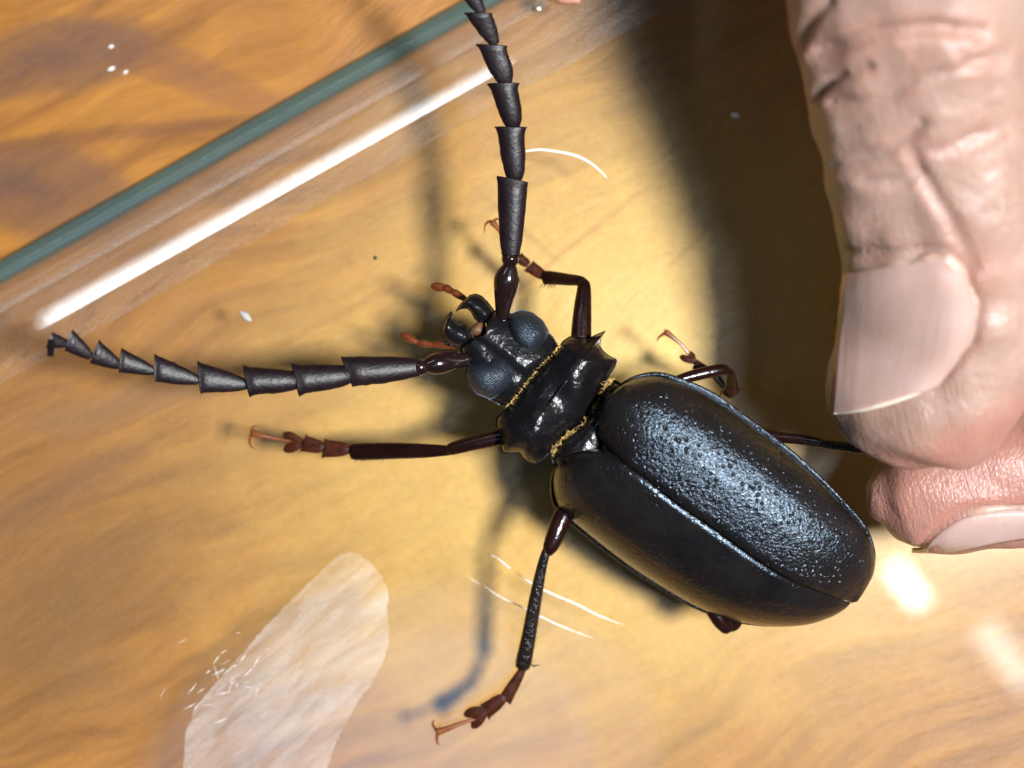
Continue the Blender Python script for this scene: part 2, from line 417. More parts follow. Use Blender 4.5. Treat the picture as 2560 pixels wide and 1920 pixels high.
def dome(name, poly, spine, ze, zt, zb, material, parent, step=6, rings=9, soft=1, power=0.5, zfun=None, mb=None):
    """closed lens: outline poly (px), ridge along spine segment (px), edge height ze, top zt, bottom zb"""
    pts = soften(resample([Vector(p) for p in poly], step), soft)
    a, b = Vector(spine[0]), Vector(spine[1]); ab = b - a; L2 = max(ab.length_squared, 1e-6)
    def proj(p):
        t = max(0.0, min(1.0, (p - a).dot(ab) / L2)); return a + ab * t
    n = len(pts); V = []; F = []
    zef = ze if callable(ze) else (lambda x, y: ze)
    def ring(k, zlim):
        f = 1 - k
        for p in pts:
            q = p * f + proj(p) * k
            h = (1 - f ** (1 / power)) ** power if k < 1 else 1.0
            zl = zlim(q.x, q.y) if callable(zlim) else zlim
            e = zef(p.x, p.y)
            z = e + (zl - e) * h
            if zfun and zl > e: z += zfun(q.x, q.y) * (h ** 2)
            V.append(P(q.x, q.y, z))
    ks = [math.sin(math.pi / 2 * i / rings) ** 1.3 * 0.985 for i in range(rings + 1)]
    for i, k in enumerate(ks): ring(k, zt)
    for i in range(rings):
        for j in range(n): F.append((i * n + j, i * n + (j + 1) % n, (i + 1) * n + (j + 1) % n, (i + 1) * n + j))
    F.append(tuple(rings * n + j for j in range(n)))
    b0 = len(V); kb = [0.15, 0.4, 0.7, 0.95]
    for k in kb: ring(k, zb)
    for j in range(n): F.append((j, (j + 1) % n, b0 + (j + 1) % n, b0 + j))
    for i in range(len(kb) - 1):
        for j in range(n): F.append((b0 + i * n + j, b0 + i * n + (j + 1) % n, b0 + (i + 1) * n + (j + 1) % n, b0 + (i + 1) * n + j))
    F.append(tuple(b0 + (len(kb) - 1) * n + j for j in range(n)))
    own = mb is None; mb = mb or MB(); mb.add(V, F)
    if own: return mb.build(name, material, parent)

# ------------------------------------------------------------------ the table
mb = MB(); hx, hy, hz = 330, 260, 22
mb.add([(x, y, z) for z in (-hz, 0) for (x, y) in ((-hx, -hy), (hx, -hy), (hx, hy), (-hx, hy))],
       [(3, 2, 1, 0), (4, 5, 6, 7), (0, 1, 5, 4), (1, 2, 6, 5), (2, 3, 7, 6), (3, 0, 4, 7)])
table = mb.build('table_top', M['wood'], smooth=False)
table['kind'] = 'structure'; table['label'] = 'varnished golden brown wooden table top with swirling grain'

# ------------------------------------------------------------------ the clear dish, bottom side up on the table
r0 = P(0, 655, -9); r1 = P(1165, 0, -9)
ax = Vector((r1.x - r0.x, r1.y - r0.y, 0)).normalized(); inw = Vector((ax.y, -ax.x, 0))      # inward normal (down right)
LEN, WID, RC = 270.0, 190.0, 34.0
mid = r0 + ax * ((-r0).dot(ax)) ; mid.z = 0
dish_c = mid + ax * 12 + inw * (WID / 2)
def dish_ring(d, z, per=12):
    pts = []; hx, hy = LEN / 2 - d, WID / 2 - d; r = max(RC - d, 2)
    for (sx, sy, a0) in ((1, 1, 0), (-1, 1, 90), (-1, -1, 180), (1, -1, 270)):
        for k in range(per + 1):
            a = math.radians(a0 + 90 * k / per)
            lx = sx * (hx - r) + r * math.cos(a); ly = sy * (hy - r) + r * math.sin(a)
            w = dish_c + ax * lx - inw * ly; pts.append(Vector((w.x, w.y, z + DEPTH)))
    return pts
def sweep(name, prof, material, parent, close=False, capend=False):
    V = []; F = []; rings = [dish_ring(d, z) for d, z in prof]; n = len(rings[0])
    for r in rings: V += r
    m = len(prof)
    for i in range(m if close else m - 1):
        for j in range(n):
            a, b = i * n, ((i + 1) % m) * n
            F.append((a + j, a + (j + 1) % n, b + (j + 1) % n, b + j))
    if capend: F.append(tuple((m - 1) * n + j for j in range(n))) ; F.append(tuple(reversed(range(n))))
    o = link(name, V, F, material, parent)
    if not close:                                   # all walls face up and out
        import bmesh
        b = bmesh.new(); b.from_mesh(o.data); b.normal_update()
        bmesh.ops.reverse_faces(b, faces=[f for f in b.faces if f.normal.z < 0]); b.to_mesh(o.data); b.free()
    return o
dish = empty('glass_dish', (dish_c.x, dish_c.y, 0), 'upturned shallow clear dish with green tinted rim lying on the wooden table', 'dish')
# outer profile, slope angles in degrees along d: wall, crisp step, slightly curved facet, flat
prof = [(2.25, -6.6), (2.6, -5.6), (3.4, -4.3), (4.4, -3.0), (5.3, -2.06), (5.42, -1.98)]
d, z = prof[-1]; steps = []
def tilt(dd):
    return float(np.interp(dd, [5.4, 6.4, 7.0, 9.6, 10.4, 11.6, 12.4], [26, 20, 12.8, 12.2, 6, 1.2, 0]))
dd = 5.42
while dd < 12.4:
    z += 0.2 * math.tan(math.radians(tilt(dd + 0.1))); dd += 0.2; steps.append((dd, z))
zoff = steps[-1][1]
prof = [(a, b - zoff) for a, b in prof + steps]; prof[-1] = (prof[-1][0], 0.0)
inner = [(12.4, -2.4), (9.0, -2.9), (6.5, -4.2), (4.6, -6.6), (2.4, -8.9)]
wi = next(i for i, q in enumerate(prof) if q[0] > 6.0)
sweep('dish_wall', prof[:wi + 1], M['glass_wall'], dish)
sweep('dish_shoulder', prof[wi:], M['glass_shoulder'], dish)
# underside and top discs
top = dish_ring(prof[-1][0], 0.0); link('dish_base', top, [tuple(range(len(top)))], M['glass'], dish, smooth=False)
di = sweep('dish_inside', inner, M['glass_in'], dish); di.data.shade_flat()
und = dish_ring(inner[0][0], inner[0][1]); link('dish_underside', und, [tuple(range(len(und)))], M['glass_in'], dish, smooth=False)
zr = prof[0][1]
sweep('rim', [(0.0, -8.3), (0.25, -7.3), (0.9, -6.75), (2.24, zr + 0.02), (2.36, -8.88), (2.3, -9.0), (0.5, -9.0), (0.1, -8.8)], M['glass_edge'], dish, close=True)

# scratches and scuffs, raised white burrs on the dish
def burr(pts, name='scratch', parent=dish, material=None, h=0.25, zz=0.01):
    limb(name, [(x, y, zz, w, h) for (x, y, w) in pts], material or M['scratch'], parent, sub=6, seg=6, cap=0.2)
burr([(1228, 1388, 0.6), (1250, 1400, 1.8), (1272, 1419, 2.6), (1274, 1421, 0.8)])
burr([(1288, 1431, 0.8), (1320, 1452, 2.0), (1370, 1480, 3.2), (1440, 1510, 3.4), (1500, 1540, 2.6), (1560, 1563, 0.6)])
burr([(1212, 1466, 0.6), (1250, 1492, 1.6), (1310, 1520, 2.2), (1380, 1555, 2.8), (1440, 1580, 2.0), (1485, 1596, 0.5)])
burr([(1172, 1442, 0.4), (1192, 1456, 1.0), (1200, 1461, 0.4)])
for k in range(34):
    x = random.gauss(560, 60); y = random.gauss(1700, 50) + (560 - x) * 0.3
    a = math.radians(random.gauss(-40, 25)); L = random.uniform(10, 46)
    burr([(x, y, 0.3), (x + L * .5 * math.cos(a) + random.uniform(-2, 2), y + L * .5 * math.sin(a), random.uniform(0.5, 1.6)), (x + L * math.cos(a), y + L * math.sin(a), 0.3)])

# pale patch with streaks: a thin see-through film on the dish
def filmm():
    m, nt, out = mat('streaky_film'); n = N(nt); v = n.coord()
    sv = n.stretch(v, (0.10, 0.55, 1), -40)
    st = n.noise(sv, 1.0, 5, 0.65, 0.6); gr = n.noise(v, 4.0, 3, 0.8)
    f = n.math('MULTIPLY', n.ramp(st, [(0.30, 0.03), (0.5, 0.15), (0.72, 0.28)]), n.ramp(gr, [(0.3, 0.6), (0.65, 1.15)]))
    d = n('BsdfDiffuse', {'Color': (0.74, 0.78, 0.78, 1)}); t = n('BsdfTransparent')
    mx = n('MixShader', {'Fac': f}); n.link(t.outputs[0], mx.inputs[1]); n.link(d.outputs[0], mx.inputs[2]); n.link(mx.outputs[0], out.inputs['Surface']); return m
M['pale_film'] = filmm()
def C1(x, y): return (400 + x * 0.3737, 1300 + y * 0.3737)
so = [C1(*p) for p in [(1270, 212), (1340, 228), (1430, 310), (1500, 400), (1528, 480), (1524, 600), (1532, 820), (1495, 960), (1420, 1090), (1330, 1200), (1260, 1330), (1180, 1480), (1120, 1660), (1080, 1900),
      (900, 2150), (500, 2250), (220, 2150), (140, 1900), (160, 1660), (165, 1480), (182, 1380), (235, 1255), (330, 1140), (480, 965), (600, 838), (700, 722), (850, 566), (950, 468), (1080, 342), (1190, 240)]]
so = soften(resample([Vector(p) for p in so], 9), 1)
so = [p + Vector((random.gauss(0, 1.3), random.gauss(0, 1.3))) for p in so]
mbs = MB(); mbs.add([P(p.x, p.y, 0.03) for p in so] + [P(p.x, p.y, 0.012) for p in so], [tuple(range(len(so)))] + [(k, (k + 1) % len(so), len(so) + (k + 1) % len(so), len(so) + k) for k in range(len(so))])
sm = mbs.build('film_patch', M['pale_film'], dish, smooth=False); sm['label'] = 'pale bluish white film on the flat of the dish'

# ------------------------------------------------------------------ the beetle
def R1(x, y): return (950 + x * 0.31646, 650 + y * 0.31646)
def R2(x, y): return (1300 + x * 0.45198, 850 + y * 0.45198)
def R3(x, y): return (1100 + x * 0.5123, y * 0.5123)
def R4(x, y): return (80 + x * 0.5244, 780 + y * 0.5244)
def R5(x, y): return (1000 + x * 0.4219, 1200 + y * 0.4219)
def R6(x, y): return (1900 + x * 0.422, y * 0.422)
def R7(x, y): return (1900 + x * 0.5423, 600 + y * 0.5423)
def R8(x, y): return (1600 + x * 0.16878, 780 + y * 0.16878)

bl = P(1600, 1150, 0)
beetle = empty('beetle', bl, 'large black longhorn beetle with saw-toothed antennae standing on the clear dish', 'beetle')

# elytra ------------------------------------------------------------
ROLL = math.tan(math.radians(15))
def elytron(name, pairs, side):
    rows = cr(pairs, 5); nw = 30; V = []; F = []
    axis = Vector((0.848, -0.530)); right = Vector((0.530, 0.848))
    for ri, (sx, sy, ex, ey, zt, ze) in enumerate(rows):
        s2 = Vector((sx, sy)); e2 = Vector((ex, ey)); lat = (e2 - s2).length
        for j in range(nw + 1):
            w = j / nw
            if w <= 0.9:
                ph = w / 0.9 * math.pi / 2
                l = 0.925 * math.sin(ph) ** (2 / 2.55); h = math.cos(ph) ** (2 / 2.55) if j else 1.0
            else:
                k = (w - 0.9) / 0.1; l = 0.925 + 0.075 * k; h = 0.0
            q = s2.lerp(e2, l); zz = ze + (zt - ze) * h
            lm = lat * min(l, 0.925) * PXMM
            if l > 0.925: zz += 0.26 * ((l - 0.925) / 0.075) ** 2 * min(1, lat / 160)
            zz += side * ROLL * lm
            env = min(1, lat / 160)
            zz += env * 0.10 * math.exp(-(l / 0.04) ** 2)                    # raised suture bead
            zz -= env * 0.03 * math.exp(-((l - 0.11) / 0.05) ** 2)
            zz += env * 0.10 * math.exp(-((l - 0.40) / 0.05) ** 2)           # faint ribs
            zz += env * 0.08 * math.exp(-((l - 0.66) / 0.05) ** 2)
            V.append(P(q.x, q.y, zz))
    n = nw + 1
    for i in range(len(rows) - 1):
        for j in range(nw):
            f = (i * n + j, i * n + j + 1, (i + 1) * n + j + 1, (i + 1) * n + j)
            F.append(f if side > 0 else f[::-1])
    o = link(name, V, F, M['elytra'] if side > 0 else M['elytra2'], beetle)
    md = o.modifiers.new('shell', 'SOLIDIFY'); md.thickness = 0.28 * MM; md.offset = -1
    return o
ZT = [12.6, 13.3, 14.2, 15.0, 15.5, 15.7, 15.6, 15.4, 15.1, 14.7, 14.1, 13.1, 11.8, 10.5, 9.5, 9.0]
ZE = [11.8, 11.2, 10.4, 9.4, 8.3, 7.4, 6.9, 6.7, 6.6, 6.6, 6.7, 6.9, 7.3, 7.8, 8.4, 8.8]
SUT = [(1526, 1124), (1530, 1130), (1540, 1139), (1560, 1154), (1585, 1173), (1625, 1201), (1684, 1249), (1752, 1296), (1820, 1344),
       (1888, 1393), (1955, 1435), (2015, 1463), (2065, 1481), (2098, 1492), (2117, 1498), (2127, 1501)]
ER = [(1503, 1085), (1503, 1028), (1527, 984), (1573, 945), (1638, 929), (1707, 946), (1790, 984), (1880, 1049), (1970, 1117), (2052, 1189),
      (2117, 1256), (2165, 1314), (2188, 1376), (2184, 1424), (2161, 1467), (2138, 1500)]
EL = [(1490, 1132), (1445, 1134), (1402, 1148), (1379, 1185), (1376, 1232), (1392, 1277), (1450, 1330), (1545, 1405), (1640, 1468), (1735, 1521),
      (1830, 1555), (1930, 1567), (2010, 1561), (2070, 1541), (2105, 1520), (2121, 1503)]
elytron('elytron', [(*SUT[i], *ER[i], ZT[i], ZE[i]) for i in range(16)], 1)
elytron('elytron', [(SUT[i][0] - 2 - (4 if i > 13 else 0), SUT[i][1] + 2, *EL[i], ZT[i], ZE[i]) for i in range(16)], -1)
# abdomen and thorax beneath the wing cases
ab = [(1400, 1165), (1395, 1250), (1460, 1318), (1560, 1398), (1650, 1455), (1745, 1505), (1835, 1538), (1930, 1549), (2010, 1543), (2075, 1520),
      (2130, 1480), (2165, 1420), (2168, 1370), (2148, 1318), (2100, 1262), (2030, 1195), (1950, 1130), (1860, 1066), (1770, 1004), (1700, 968), (1640, 955), (1580, 972), (1540, 1020), (1500, 1090)]
dome('abdomen', ab, ((1560, 1130), (2060, 1440)), 6.8, 10.5, 3.2, M['black'], beetle, step=14, rings=5, soft=3)
th = [(1398, 1090), (1376, 1140), (1388, 1175), (1440, 1190), (1520, 1180), (1580, 1100), (1590, 1020), (1570, 975), (1540, 948), (1512, 958), (1480, 1020), (1440, 1066)]
dome('thorax', th, ((1450, 1130), (1535, 1010)), 8.2, 11.6, 3.6, M['black'], beetle, step=8, rings=6, soft=2)
sc = [(1508, 1100), (1500, 1130), (1512, 1155), (1535, 1160), (1552, 1150), (1546, 1120), (1530, 1098)]
dome('scutellum', sc, ((1518, 1118), (1534, 1144)), 12.0, 13.1, 11.0, M['black'], beetle, step=4, rings=5, soft=2)

# pronotum with its side teeth -----------------------------------------
pn = [R1(*p) for p in [(1440, 640), (1500, 600), (1580, 600), (1640, 622), (1700, 590), (1745, 572), (1790, 553), (1765, 590), (1748, 622), (1740, 680),
      (1775, 725), (1815, 756), (1850, 772), (1880, 788), (1868, 830), (1848, 868), (1800, 940), (1745, 1035), (1700, 1130), (1600, 1285), (1450, 1400), (1350, 1510), (1290, 1572),
      (1222, 1616), (1150, 1590), (1100, 1525), (1020, 1528), (965, 1524), (948, 1470), (950, 1400), (928, 1340), (912, 1285), (930, 1225), (1000, 1172), (1080, 1050), (1180, 925), (1290, 800), (1410, 690)]]
ca, cb = Vector(R1(1170, 1360)), Vector(R1(1590, 800))
def pron_z(x, y):
    z = 0
    for (cx, cy, r, a) in ((1590, 1050, 120, 0.7), (1300, 1400, 130, 0.5), (1420, 1080, 160, -0.45), (1620, 830, 120, 0.35), (1240, 1200, 110, 0.35), (1480, 900, 90, 0.25)):
        q = R1(cx, cy); z += a * math.exp(-((x - q[0]) ** 2 + (y - q[1]) ** 2) / (r * 0.316) ** 2)
    return z
dome('pronotum', pn, (ca, cb), 8.6, 12.2, 5.0, M['black'], beetle, step=3.5, rings=14, soft=1, power=0.55, zfun=pron_z)
# head -----------------------------------------------------------------
hd = [R1(*p) for p in [(1420, 690), (1380, 620), (1330, 560), (1290, 500), (1200, 430), (1110, 410), (1040, 420), (1000, 420), (950, 395), (900, 395), (860, 430),
      (840, 500), (830, 570), (780, 620), (730, 620), (680, 660), (630, 690), (640, 740), (680, 800), (680, 900), (710, 985), (780, 1060), (870, 1110), (950, 1150), (1010, 1168), (1110, 1060), (1220, 920), (1330, 800)]]
head = dome('head', hd, (R1(840, 590), R1(1150, 830)), 8.0, lambda x, y: 10.9, 5.2, M['head'], beetle, step=4, rings=10, soft=2,
            zfun=lambda x, y: -0.5 * math.exp(-(((x - 1235) * 0.62 - (y - 885) * 0.78) / 9) ** 2) + 0.35 * math.exp(-((x - 1290) ** 2 + (y - 905) ** 2) / 40 ** 2))
e1 = [R1(*p) for p in [(1015, 560), (1000, 500), (1030, 425), (1110, 390), (1200, 408), (1288, 475), (1335, 560), (1312, 640), (1245, 722), (1165, 748), (1090, 705), (1030, 625)]]
dome('eye', e1, (R1(1130, 570), R1(1190, 600)), 9.3, 11.9, 7.0, M['eye'], head, step=4, rings=9, soft=2)
e2 = [R1(*p) for p in [(850, 790), (900, 752), (970, 745), (1055, 825), (1088, 890), (1066, 985), (985, 1045), (880, 1105), (765, 1062), (692, 982), (665, 900), (690, 825), (770, 790)]]
dome('eye', e2, (R1(850, 900), R1(940, 900)), 9.1, 11.8, 6.6, M['eye'], head, step=4, rings=9, soft=2)
m1 = [R1(*p) for p in [(905, 400), (880, 365), (850, 325), (810, 285), (760, 264), (710, 274), (670, 308), (625, 355), (593, 412), (640, 388), (690, 386), (722, 420), (748, 470), (790, 505), (840, 500)]]
dome('mandible', m1, (R1(700, 330), R1(830, 430)), 8.6, 10.3, 7.2, M['black'], head, step=3, rings=7, soft=1)
m2 = [R1(*p) for p in [(567, 398), (530, 438), (502, 498), (489, 560), (500, 620), (540, 662), (600, 690), (680, 672), (742, 622), (715, 560), (690, 520), (635, 502), (585, 462)]]
dome('mandible', m2, (R1(535, 540), R1(660, 610)), 8.6, 10.2, 7.2, M['black'], head, step=3, rings=7, soft=1)
lb = [R1(*p) for p in [(835, 480), (790, 470), (730, 520), (700, 560), (725, 600), (770, 625), (835, 590)]]
dome('labrum', lb, (R1(755, 545), R1(800, 560)), 8.3, 9.4, 7.0, M['mouth'], head, step=3, rings=5, soft=1)
def palp(segs):
    root = None
    for k, (a, b, w0, w1) in enumerate(segs):
        a = R1(*a); b = R1(*b)
        pts = [(a[0], a[1], 6.8 - 0.4 * k, w0 * 0.158), (a[0] * .4 + b[0] * .6, a[1] * .4 + b[1] * .6, 6.6 - 0.4 * k, w1 * 0.158), (b[0], b[1], 6.4 - 0.4 * k, w1 * 0.62 * 0.158)]
        limb('palp_segment', pts, M['palp'], head, thick=0.75)
palp([((720, 340), (660, 300), 46, 50), ((672, 308), (560, 240), 44, 64), ((566, 246), (500, 208), 50, 66), ((520, 222), (412, 204), 56, 74)])
palp([((600, 668), (420, 668), 60, 66), ((432, 674), (300, 656), 34, 58), ((306, 660), (168, 584), 26, 70)])

# antennae -----------------------------------------------------------------
def antenna(scape, ped, first, segs, z0, dz, label):
    root = limb('antenna', scape, M['antbase'], beetle, thick=0.9, sub=5, cap=0.7)
    root['label'] = label
    limb('antenna_segment', ped, M['antbase'], root, thick=0.9, cap=0.5)
    z = z0
    for k, (base, a, b, w0, prof) in enumerate([first] + segs):
        cup('antenna_segment', base, a, b, w0, z, z + dz * 0.93, M['ant'] if k else M['ant'], root, prof, thick=0.62 if k < 3 else 0.42)
        z += dz
    return root
TUBE = [(0, 0), (0.05, 0.10), (0.3, 0.45), (0.6, 0.70), (0.85, 0.84), (0.95, 0.93), (1, 1)]
antenna([(*R3(305, 1562), 9.6, 15), (*R3(308, 1500), 10.0, 20), (*R3(322, 1400), 10.6, 31), (*R3(328, 1350), 10.9, 31), (*R3(340, 1305), 11.2, 20)],
        [(*R3(340, 1305), 11.2, 13), (*R3(342, 1275), 11.4, 21), (*R3(344, 1250), 11.6, 21), (*R3(345, 1240), 11.7, 17)],
        (R3(345, 1245), R3(276, 858), R3(431, 890), 22, TUBE),
        [(R3(370, 900), R3(267, 620), R3(421, 622), 8, BELL), (R3(365, 632), R3(230, 407), R3(384, 405), 8, BELL), (R3(330, 414), R3(175, 216), R3(326, 225), 10, BELL),
         (R3(272, 218), R3(118, 63), R3(253, 66), 10, CONE), (R3(208, 66), R3(60, -70), R3(170, -85), 9, CONE), (R3(130, -70), R3(-20, -190), R3(80, -215), 8, CONE),
         (R3(45, -195), R3(-95, -285), R3(-20, -330), 7, CONE), (R3(-50, -300), R3(-170, -360), R3(-110, -410), 6, CONE), (R3(-130, -380), R3(-240, -390), R3(-200, -450), 5, CONE)],
        11.7, 1.15, 'upper antenna of toothed cone segments reaching past the dish edge')
antenna([(*R4(2085, 222), 9.2, 14), (*R4(2040, 230), 9.6, 20), (*R4(1970, 240), 10.2, 27), (*R4(1920, 248), 10.5, 27), (*R4(1878, 256), 10.7, 18)],
        [(*R4(1880, 258), 10.7, 13), (*R4(1862, 262), 10.8, 20), (*R4(1842, 264), 10.9, 20), (*R4(1830, 264), 10.9, 16)],
        (R4(1845, 264), R4(1472, 212), R4(1528, 358), 22, TUBE),
        [(R4(1545, 298), R4(1238, 244), R4(1275, 402), 8, BELL), (R4(1294, 328), R4(1006, 252), R4(1036, 404), 8, BELL), (R4(1028, 348), R4(790, 236), R4(804, 388), 9, CONE),
         (R4(795, 328), R4(584, 200), R4(590, 334), 8, CONE), (R4(585, 285), R4(428, 172), R4(416, 288), 8, CONE), (R4(420, 258), R4(320, 134), R4(275, 246), 8, CONE),
         (R4(282, 214), R4(195, 84), R4(158, 186), 8, CONE), (R4(172, 152), R4(98, 96), R4(68, 172), 8, CONE), (R4(92, 130), R4(72, 210), R4(104, 214), 9, BELL)],
        10.9, 0.95, 'lower antenna of toothed cone segments ending in a small hook')

# legs -----------------------------------------------------------------
def bilobe(base, t1, t2, w, zb, zt, parent):
    mb = MB(); B = Vector(base)
    for t in (t1, t2):
        T = Vector(t); c = B.lerp(T, 0.55)
        limb('', [(B.x, B.y, zb, w * 0.5), (c.x, c.y, (zb + zt) / 2, w), (*B.lerp(T, 0.85), zt, w * 0.8), (T.x, T.y, zt, w * 0.3)], None, None, thick=0.5, mb=mb)
    return mb.build('tarsus_segment', M['tarsus'], parent)
def claws(stem, c1, c2, parent, w=5.0):
    limb('claw_joint', stem, M['claw'], parent, thick=0.85, seg=10)
    for c in (c1, c2):
        n = len(c); limb('claw', [(p[0], p[1], p[2], w * (1 - 0.8 * i / (n - 1))) for i, p in enumerate(c)], M['claw'], parent, sub=5, thick=0.9, seg=10)
def spines(parent, a, b, z0, z1, side, n, L=8, name='spine'):
    mb = MB(); A = Vector(a); B = Vector(b); d = (B - A).normalized(); pr = Vector((-d.y, d.x)) * side
    for k in range(n):
        t = (k + random.random() * 0.6) / n; p = A.lerp(B, t); q = p + pr * L * random.uniform(0.6, 1.2) + d * L * 0.7
        z = z0 + (z1 - z0) * t
        limb('', [(p.x, p.y, z, 1.6), (q.x, q.y, z - 0.1, 0.3)], None, None, sub=2, seg=5, mb=mb)
    o = mb.build(name, M['spine'], parent); o['kind'] = 'stuff'; return o

# left fore leg
fl = limb('leg', [(1290, 1085, 7.6, 20), (1244, 1094, 7.4, 21), (1190, 1106, 7.2, 19), (1140, 1119, 6.8, 17), (1124, 1124, 6.6, 15)], M['leg'], beetle, cap=0.8)
fl['label'] = 'fore leg reaching over the dish below the lower antenna'
limb('tibia', [(1140, 1124, 6.6, 12), (1120, 1126, 6.5, 13), (1060, 1127, 5.4, 18), (980, 1127, 3.8, 21), (905, 1129, 2.4, 22), (880, 1129, 2.0, 20)], M['leg'], fl, thick=0.6)
cup('tarsus_segment', R4(1515, 655), R4(1397, 603), R4(1380, 698), 9, 1.9, 1.3, M['tarsus'], fl, BELL, 0.4)
cup('tarsus_segment', R4(1390, 648), R4(1306, 583), R4(1278, 668), 9, 1.4, 0.9, M['tarsus'], fl, BELL, 0.4)
bilobe(R4(1296, 625), R4(1198, 580), R4(1200, 660), 13, 1.1, 0.6, fl)
claws([(*R4(1240, 618), 1.2, 4), (*R4(1160, 603), 1.3, 4), (*R4(1090, 588), 1.4, 7), (*R4(1054, 578), 1.3, 10)],
      [(*R4(1052, 580), 1.3), (*R4(1048, 562), 1.1), (*R4(1060, 545), 0.6), (*R4(1084, 546), 0.15)], [(*R4(1050, 580), 1.3), (*R4(1038, 608), 1.1), (*R4(1042, 636), 0.6), (*R4(1062, 652), 0.15)], fl)
spines(fl, (960, 1146), (885, 1150), 2.6, 2.0, -1, 7, 7)
# right fore leg
fr = limb('leg', [(1452, 880, 7.4, 27), (1453, 840, 7.2, 26), (1456, 780, 6.9, 23), (1460, 725, 6.4, 18), (1460, 708, 6.2, 15)], M['leg'], beetle, cap=0.8)
fr['label'] = 'fore leg bent at the knee behind the upper antenna'
limb('tibia', [(1464, 716, 6.2, 13), (1452, 703, 6.0, 13), (1420, 699, 4.6, 15), (1385, 695, 3.0, 17), (1362, 694, 2.2, 18)], M['leg'], fr, thick=0.6)
cup('tarsus_segment', (1362, 692), R3(458, 1272), R3(408, 1322), 8, 2.0, 1.5, M['tarsus'], fr, BELL, 0.4)
cup('tarsus_segment', R3(432, 1292), R3(398, 1232), R3(366, 1280), 8, 1.6, 1.2, M['tarsus'], fr, BELL, 0.4)
bilobe((1296, 641), (1268, 606), (1258, 628), 11, 1.2, 0.8, fr)
claws([(1282, 622, 1.3, 4), (1262, 596, 1.4, 4), (1244, 570, 1.4, 6), (1232, 556, 1.3, 9)],
      [(1234, 556, 1.3), (1222, 554, 1.0), (1213, 563, 0.6), (1211, 582, 0.15)], [(1234, 556, 1.3), (1240, 548, 1.0), (1250, 550, 0.6), (1256, 562, 0.15)], fr)
spines(fr, (1392, 713), (1350, 712), 3.0, 2.2, -1, 5, 10)
# left middle leg
ml = limb('leg', [(1440, 1250, 6.4, 25), (1408, 1290, 6.2, 25), (1388, 1340, 6.4, 23), (1376, 1368, 6.4, 19), (1372, 1380, 6.3, 14)], M['leg'], beetle, cap=0.8)
ml['label'] = 'middle leg reaching across the white scratches'
limb('tibia', [(1374, 1366, 6.5, 9), (1366, 1378, 6.4, 11), (1354, 1420, 5.8, 13), (1338, 1500, 4.6, 16), (1322, 1590, 3.2, 18), (1310, 1650, 2.2, 20), (1306, 1668, 1.9, 18)], M['legrough'], ml, thick=0.7)
cup('tarsus_segment', R5(733, 1112), R5(588, 1278), R5(656, 1332), 8, 1.9, 1.2, M['tarsus'], ml, CONE, 0.35)
cup('tarsus_segment', R5(618, 1285), R5(474, 1328), R5(528, 1422), 9, 1.4, 0.9, M['tarsus'], ml, BELL, 0.35)
bilobe(R5(520, 1352), R5(380, 1392), R5(428, 1470), 14, 1.1, 0.6, ml)
claws([(*R5(450, 1418), 1.2, 4), (*R5(380, 1435), 1.3, 5), (*R5(290, 1470), 1.4, 7), (*R5(222, 1492), 1.3, 10)],
      [(*R5(225, 1495), 1.3), (*R5(205, 1468), 1.1), (*R5(192, 1440), 0.6), (*R5(206, 1424), 0.15)], [(*R5(225, 1495), 1.3), (*R5(218, 1530), 1.1), (*R5(222, 1560), 0.6), (*R5(240, 1570), 0.15)], ml)
spines(ml, (1357, 1450), (1324, 1660), 5.4, 2.2, -1, 26, 9)
spines(ml, (1328, 1664), (1334, 1668), 2.0, 1.9, -1, 2, 22)
# right middle leg (seen end on, the tarsus runs back under the femur)
mr = limb('leg', [(1660, 975, 6.8, 14), (1700, 950, 6.8, 14), (1750, 935, 6.6, 15), (1800, 925, 6.2, 15), (1816, 926, 5.9, 13)], M['leg'], beetle, cap=0.8)
mr['label'] = 'middle leg folded under itself beside the right wing case'
limb('tibia', [(1812, 922, 6.0, 11), (1826, 934, 5.4, 11), (1829, 955, 4.2, 14), (1828, 975, 3.0, 18), (1824, 984, 2.3, 18)], M['leg'], mr, thick=0.7)
cup('tarsus_segment', (1812, 970), (1778, 942), (1795, 928), 6, 2.2, 1.6, M['tarsus'], mr, CONE, 0.4)
cup('tarsus_segment', (1786, 938), R8(840, 695), R8(770, 840), 8, 1.7, 1.3, M['tarsus'], mr, BELL, 0.4)
bilobe(R8(810, 750), R8(590, 655), R8(740, 590), 9, 1.3, 0.9, mr)
claws([(*R8(740, 640), 1.3, 4), (*R8(620, 490), 1.4, 4), (*R8(480, 370), 1.4, 6), (*R8(385, 300), 1.3, 9)],
      [(*R8(385, 300), 1.3), (*R8(310, 350), 1.0), (*R8(265, 395), 0.6), (*R8(262, 440), 0.15)], [(*R8(385, 300), 1.3), (*R8(372, 270), 1.0), (*R8(368, 250), 0.6)], mr, w=4.5)
limb('spur', [(*R8(1215, 1170), 2.6, 4), (*R8(1195, 1220), 2.2, 3), (*R8(1175, 1265), 1.8, 1)], M['tarsus'], mr, seg=8)
limb('spur', [(*R8(1420, 1170), 2.8, 5), (*R8(1450, 1150), 2.7, 4), (*R8(1482, 1145), 2.6, 1)], M['leg'], mr, seg=8)
